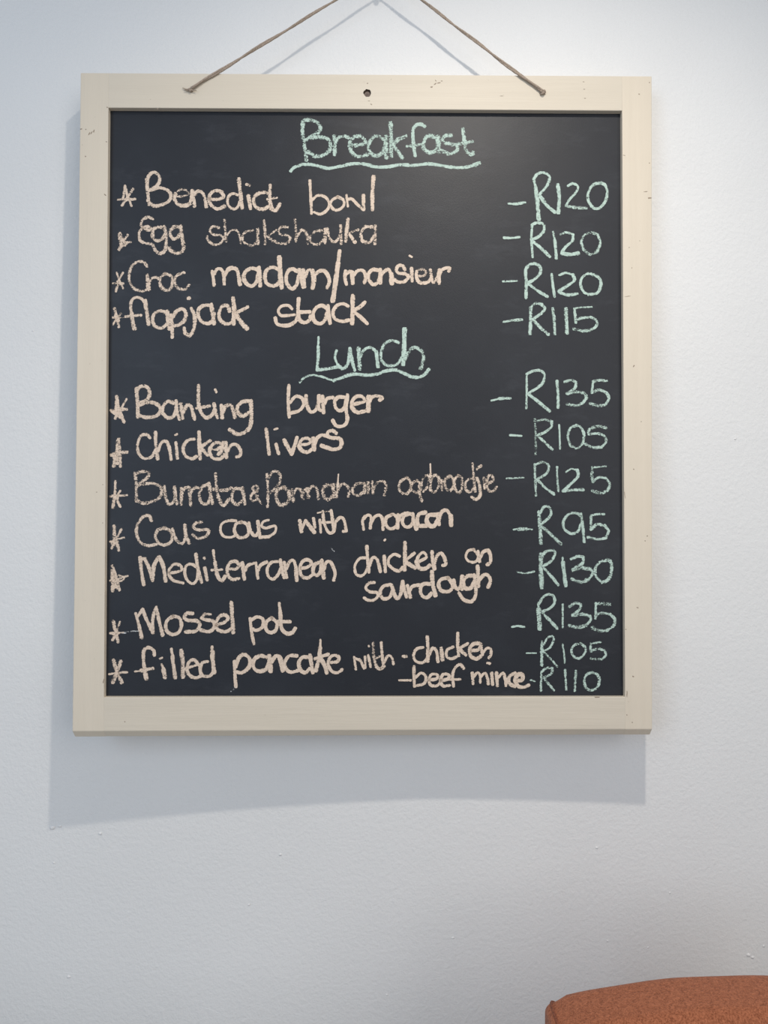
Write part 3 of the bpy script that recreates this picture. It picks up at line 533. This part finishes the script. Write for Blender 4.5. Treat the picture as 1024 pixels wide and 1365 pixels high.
write('price', ['mint chalk dash before the price', PR+'R95 for Cous cous'], 'mint', [('P', 3.8, .68, '''w2.4 148,608 185,603 / w4.6 d.66 185,605 250,603 / w2.2 250,603 297,607 | w5 d.66 352,465 360,580 368,715 / w3.6 365,470 395,425 435,430 450,480 420,525 365,565 / w4.2 d.64 370,580 430,630 530,725 / 690,500 650,475 590,485 550,540 555,600 610,640 665,620 690,560 / w4.2 690,480 705,600 715,705
 / w3.2 875,485 820,485 770,495 / w3.4 770,495 768,600 / w4.6 770,605 815,568 880,575 / w4 880,575 910,620 890,670 / w3.6 890,675 820,685 745,670''')])
write('price', ['mint chalk dash before the price', PR+'R130 for Mediterranean chicken'], 'mint', [('T', 4.2, .67, '''w2.8 d.62 125,240 190,250 270,235 | w6 d.69 330,90 326,210 335,372 / w4 335,100 380,60 440,55 / w4 440,55 445,90 410,150 345,190 / w4 355,210 410,270 475,350 / w3 510,115 515,160 / w5 d.76 515,160 538,355 / w4 585,130 640,105 690,112 / 690,112 680,165 600,215 / w5 d.62 600,225 680,205 745,215 / 745,215 768,250 730,305 / w5 d.6 730,305 660,325 590,300
 / w3.8 890,140 830,155 790,210 800,280 850,330 / w4.4 850,330 905,300 930,220 920,150 890,135''')])
write('price', ['mint chalk dash before the price', PR+'R135 for Mossel pot'], 'mint', [('T', 4.0, .68, '''w2.8 d.76 80,708 130,700 185,708 | w3 303,500 308,560 / w6 d.69 308,560 316,722 / w3.6 310,510 350,450 400,430 440,455 440,510 400,550 345,575 / w4.4 345,590 400,650 465,720 / w2.8 512,515 513,710 / w4 d.64 570,535 620,505 670,515 / 670,515 650,565 600,605 / w4.8 d.62 600,608 680,600 745,615 / 745,615 752,650 710,695 / w5 d.62 710,695 640,710 570,695
 / w5 d.58 915,515 850,508 795,512 / w3.4 795,505 792,635 / w4.2 d.6 795,605 850,590 920,600 / 920,600 958,645 945,700 890,738 / w5 d.6 890,740 820,740 765,715''')])
write('price', ['mint chalk dash before the price', PR+'R105 for pancake with chicken'], 'mint', [('X', 3.4, .66, '''w1.8 d.76 148,208 238,208 | w2.8 288,100 288,160 / w4.6 288,160 288,315 / w3 305,130 340,70 385,55 395,90 360,160 300,190 / w3.2 d.62 315,205 370,260 430,330 / w2.6 478,130 490,210 497,295 / 640,120 585,135 558,185 580,240 630,255 675,215 685,160 640,120 / w2.6 825,108 735,120 / w3 735,120 730,185 / w3.8 d.62 735,190 800,170 860,185 / 860,185 870,230 830,265 / w3.8 d.6 830,265 735,258''')])
write('price', ['mint chalk dash before the price', PR+'R110 for pancake with beef mince'], 'mint', [('X', 3.4, .66, '''w2.6 d.72 185,452 225,465 | w3.2 285,375 282,460 280,550 / w3.4 285,380 330,345 385,345 / 385,345 375,395 300,430 / w3.6 d.62 310,435 350,490 400,545 / w3.2 500,360 505,450 512,540 / w3.6 598,370 592,460 588,550 / w3.8 750,385 700,400 675,450 690,520 740,545 795,515 812,450 790,400 750,385''')])

# ------------------------------------------------------------------ twine and nail
def tube(bm, P, rad, seg=8, cap=True):
    rings = []
    for i, p in enumerate(P):
        t = (P[min(i+1, len(P)-1)] - P[max(i-1, 0)]).normalized()
        a = t.cross(Vector((0, 1, 0.13))).normalized(); b = t.cross(a).normalized()
        r_ = rad(i/(len(P)-1)) if callable(rad) else rad
        rings.append([bm.verts.new(p + a*r_*math.cos(2*math.pi*k/seg) + b*r_*math.sin(2*math.pi*k/seg)) for k in range(seg)])
    for A, B in zip(rings, rings[1:]):
        for k in range(seg): bm.faces.new((A[k], A[(k+1) % seg], B[(k+1) % seg], B[k]))
    if cap: bm.faces.new(rings[0][::-1]); bm.faces.new(rings[-1])
def board_pt(x, y, n):
    u, v = loc2(x, y, n); return M @ Vector((u, v, n))
def ray_at(x, y, yy):
    d = px_dir(x, y); return CAM + d*((yy-CAM.y)/d.y)
apex = ray_at(511, -37, -0.036)
string = bpy.data.objects.new('hanging_string', None); C.objects.link(string); string.location = apex
string['label'] = 'brown jute string holding the chalkboard, tied through top of cream frame'; string['category'] = 'string'
def strands(start, bend, side):
    """two strands of twine from the hole over the rail's edge up to the nail, twisting round each other"""
    for s_ in (0, 1):
        bm = bmesh.new(); P = []
        n = 90
        base = [start + N*(-0.012) , start + N*0.0022, bend]
        end = apex + Vector((0.0007*side, 0, 0.0016))
        path = []
        for i in range(6): path.append(base[0].lerp(base[1], i/6))
        for i in range(14): path.append(base[1].lerp(base[2], i/14))
        for i in range(n+1): path.append(base[2].lerp(end, i/n))
        for i, p in enumerate(path):
            f = i/len(path)
            amp = 0.0013*(1-f) + 0.0006*f
            amp *= min(1, i/8)
            ph = i*0.13 + s_*math.pi
            wob = 0.0004*math.sin(i*0.21+side)
            perp = (end-start).normalized().cross(Vector((0, 1, 0))).normalized()
            P.append(p + perp*(amp*math.cos(ph)+wob) + Vector((0, 1, 0))*amp*math.sin(ph)*0.6 - apex)
        tube(bm, P, lambda f: 0.0016-0.0003*f + 0.00012*math.sin(f*160), 7)
        link('twine_strand', bm, TWINE, string, True)
strands(board_pt(256, 118.5, 0.001), board_pt(288, 97.5, 0.0022), -1)
strands(board_pt(723, 122.5, 0.001), board_pt(692, 99.5, 0.0022), 1)
# knots
def knot(x, y, r, tail=None):
    bm = bmesh.new(); c = board_pt(x, y, 0.0022) - apex; P = []
    for i in range(46):
        t = i/45*2*math.pi*1.0
        rr = r*(0.62+0.3*math.cos(3*t))
        P.append(c + U*rr*math.cos(2*t) + V*rr*0.8*math.sin(2*t) + N*r*0.45*math.sin(3*t))
    tube(bm, P, r*0.42, 7)
    link('knot', bm, TWINE, string, True)
    if tail:
        for k, (tx, ty) in enumerate(tail):
            bm = bmesh.new(); e_ = board_pt(tx, ty, 0.002+0.001*k) - apex
            P = [c.lerp(e_, i/8) + V*0.0004*math.sin(i+k) for i in range(9)]
            tube(bm, P, lambda f: 0.0010*(1-.45*f), 6); link('frayed_end', bm, TWINE, string, True)
knot(254, 120, 0.0028, [(243.5, 117.5), (246, 120.5), (262, 120.8)])
knot(723.5, 122.8, 0.0036)
# loop over the nail
bm = bmesh.new(); P = []
for i in range(25):
    t = R(-30) + R(240)*i/24
    P.append(Vector((0.0036*math.cos(t), 0.0005*math.sin(t*2), 0.0036*math.sin(t)-0.0006)))
tube(bm, P, 0.0014, 7); link('loop', bm, TWINE, string, True)
nail = bpy.data.objects.new('nail', None); C.objects.link(nail); nail.location = (apex.x, wall_y(apex.x), apex.z-0.0006)
nail['label'] = 'steel nail in the white wall carrying the brown string'; nail['category'] = 'nail'
bm = bmesh.new()
tube(bm, [Vector((0, 0.02, -0.002)), Vector((0, 0, 0)), Vector((0, -0.042, 0.0006))], 0.0016, 12); link('shank', bm, STEEL, nail, True)
bm = bmesh.new()
tube(bm, [Vector((0, -0.0415, 0.0006)), Vector((0, -0.0432, 0.0006))], 0.0036, 16); link('nail_head', bm, STEEL, nail)

# ------------------------------------------------------------------ the upholstered chair by the wall
CX = 0.386; CYB = -0.31      # centre of the backrest, its rear face
chair = bpy.data.objects.new('dining_chair', None); C.objects.link(chair); chair.location = (CX, CYB-0.25, 0)
chair['label'] = 'terracotta tweed upholstered chair standing in front of the white wall'; chair['category'] = 'chair'
hw, th_ = 0.2125, 0.08
ZT = 0.886                      # top of the arc
def top_z(x):
    t = min(1, abs(x)/hw)
    return ZT - 0.027*t**2.0 - 0.002*t**8
def backrest_outline(n=41):
    pts = []
    for i in range(n):
        x = -hw + 2*hw*i/(n-1)
        pts.append((x, top_z(x)))
    return pts
ol = backrest_outline()
bm = bmesh.new()
r = 0.019
prof = [(0.0, r)]            # (y, inset from the outline) from the rear face to the front face
for k in range(1, 7):
    a = math.pi/2*k/6; prof.append((-r*(1-math.cos(a)), r*(1-math.sin(a))))
for k in range(0, 7):
    a = math.pi/2*k/6; prof.append((-th_ + r*(1-math.sin(a)), r*(1-math.cos(a))))
z0 = 0.40
loops = []
for (y, ins) in prof:
    loop = []
    rc = 0.010
    left = [(-hw+ins, z0)]
    # left side up, small rounded corner, arch, down the right side
    xs_ = []
    zc = top_z(-hw) - ins
    left += [(-hw+ins, z0 + (zc-rc-z0)*t) for t in (.35, .7, .9, 1.0)]
    for k in range(1, 6):
        a = math.pi/2*k/5; left.append((-hw+ins + rc*(1-math.cos(a)), zc - rc + rc*math.sin(a)))
    arch = []
    for i in range(1, 32):
        x = (-hw+ins+rc) + (2*(hw-ins-rc))*i/32
        arch.append((x, top_z(x)-ins + 0.0015*math.sin(x*60)*0.3))
    right = [(-x, z) for x, z in left[::-1]]
    loops.append([bm.verts.new((x, y + 0.0, z)) for x, z in left + arch + right])
for A, B in zip(loops, loops[1:]):
    for i in range(len(A)-1): bm.faces.new((A[i], A[i+1], B[i+1], B[i]))
    bm.faces.new((A[-1], A[0], B[0], B[-1]))
bm.faces.new(loops[0][::-1]); bm.faces.new(loops[-1])
co_ = [[v.co.copy() for v in L_] for L_ in loops]
bmesh.ops.recalc_face_normals(bm, faces=bm.faces[:])
o = link('backrest', bm, FAB, chair, True); o.location = (0, 0.25, 0)
# piping: up the front edge of the side panel, over the rounded corner and back across the top
for sgn in (-1, 1):
    def pt(row, k):
        p = co_[row][k] if sgn == -1 else co_[row][-1-k]
        return p + Vector((sgn*0.0004, 0, 0.0004))
    front = len(co_)-5
    P = [pt(front, 0).lerp(pt(front, 4), i/10) for i in range(10)] + [pt(front, k) for k in range(4, 8)] + [pt(r_, 8) for r_ in range(front-1, -1, -1)]
    bm = bmesh.new(); tube(bm, P, 0.0014, 8)
    o = link('piping', bm, FABP, chair, True); o.location = (0, 0.25, 0)
# seat cushion
bm = bmesh.new()
bmesh.ops.create_cube(bm, size=1, matrix=Matrix.Translation((0, -0.04, 0.435)) @ Matrix.Diagonal((0.44, 0.46, 0.09, 1)))
bmesh.ops.bevel(bm, geom=bm.edges[:], offset=0.028, segments=5, affect='EDGES', profile=0.6)
link('seat', bm, FAB, chair, True)
for sx in (-1, 1):
    for sy in (-1, 1):
        bm = bmesh.new()
        tube(bm, [Vector((sx*0.185, -0.04+sy*0.17, 0.40)), Vector((sx*0.20, -0.04+sy*0.185, 0.2)), Vector((sx*0.215, -0.04+sy*0.20, 0.0))], lambda f: 0.019-0.008*f, 14)
        link('leg', bm, LEG, chair, True)
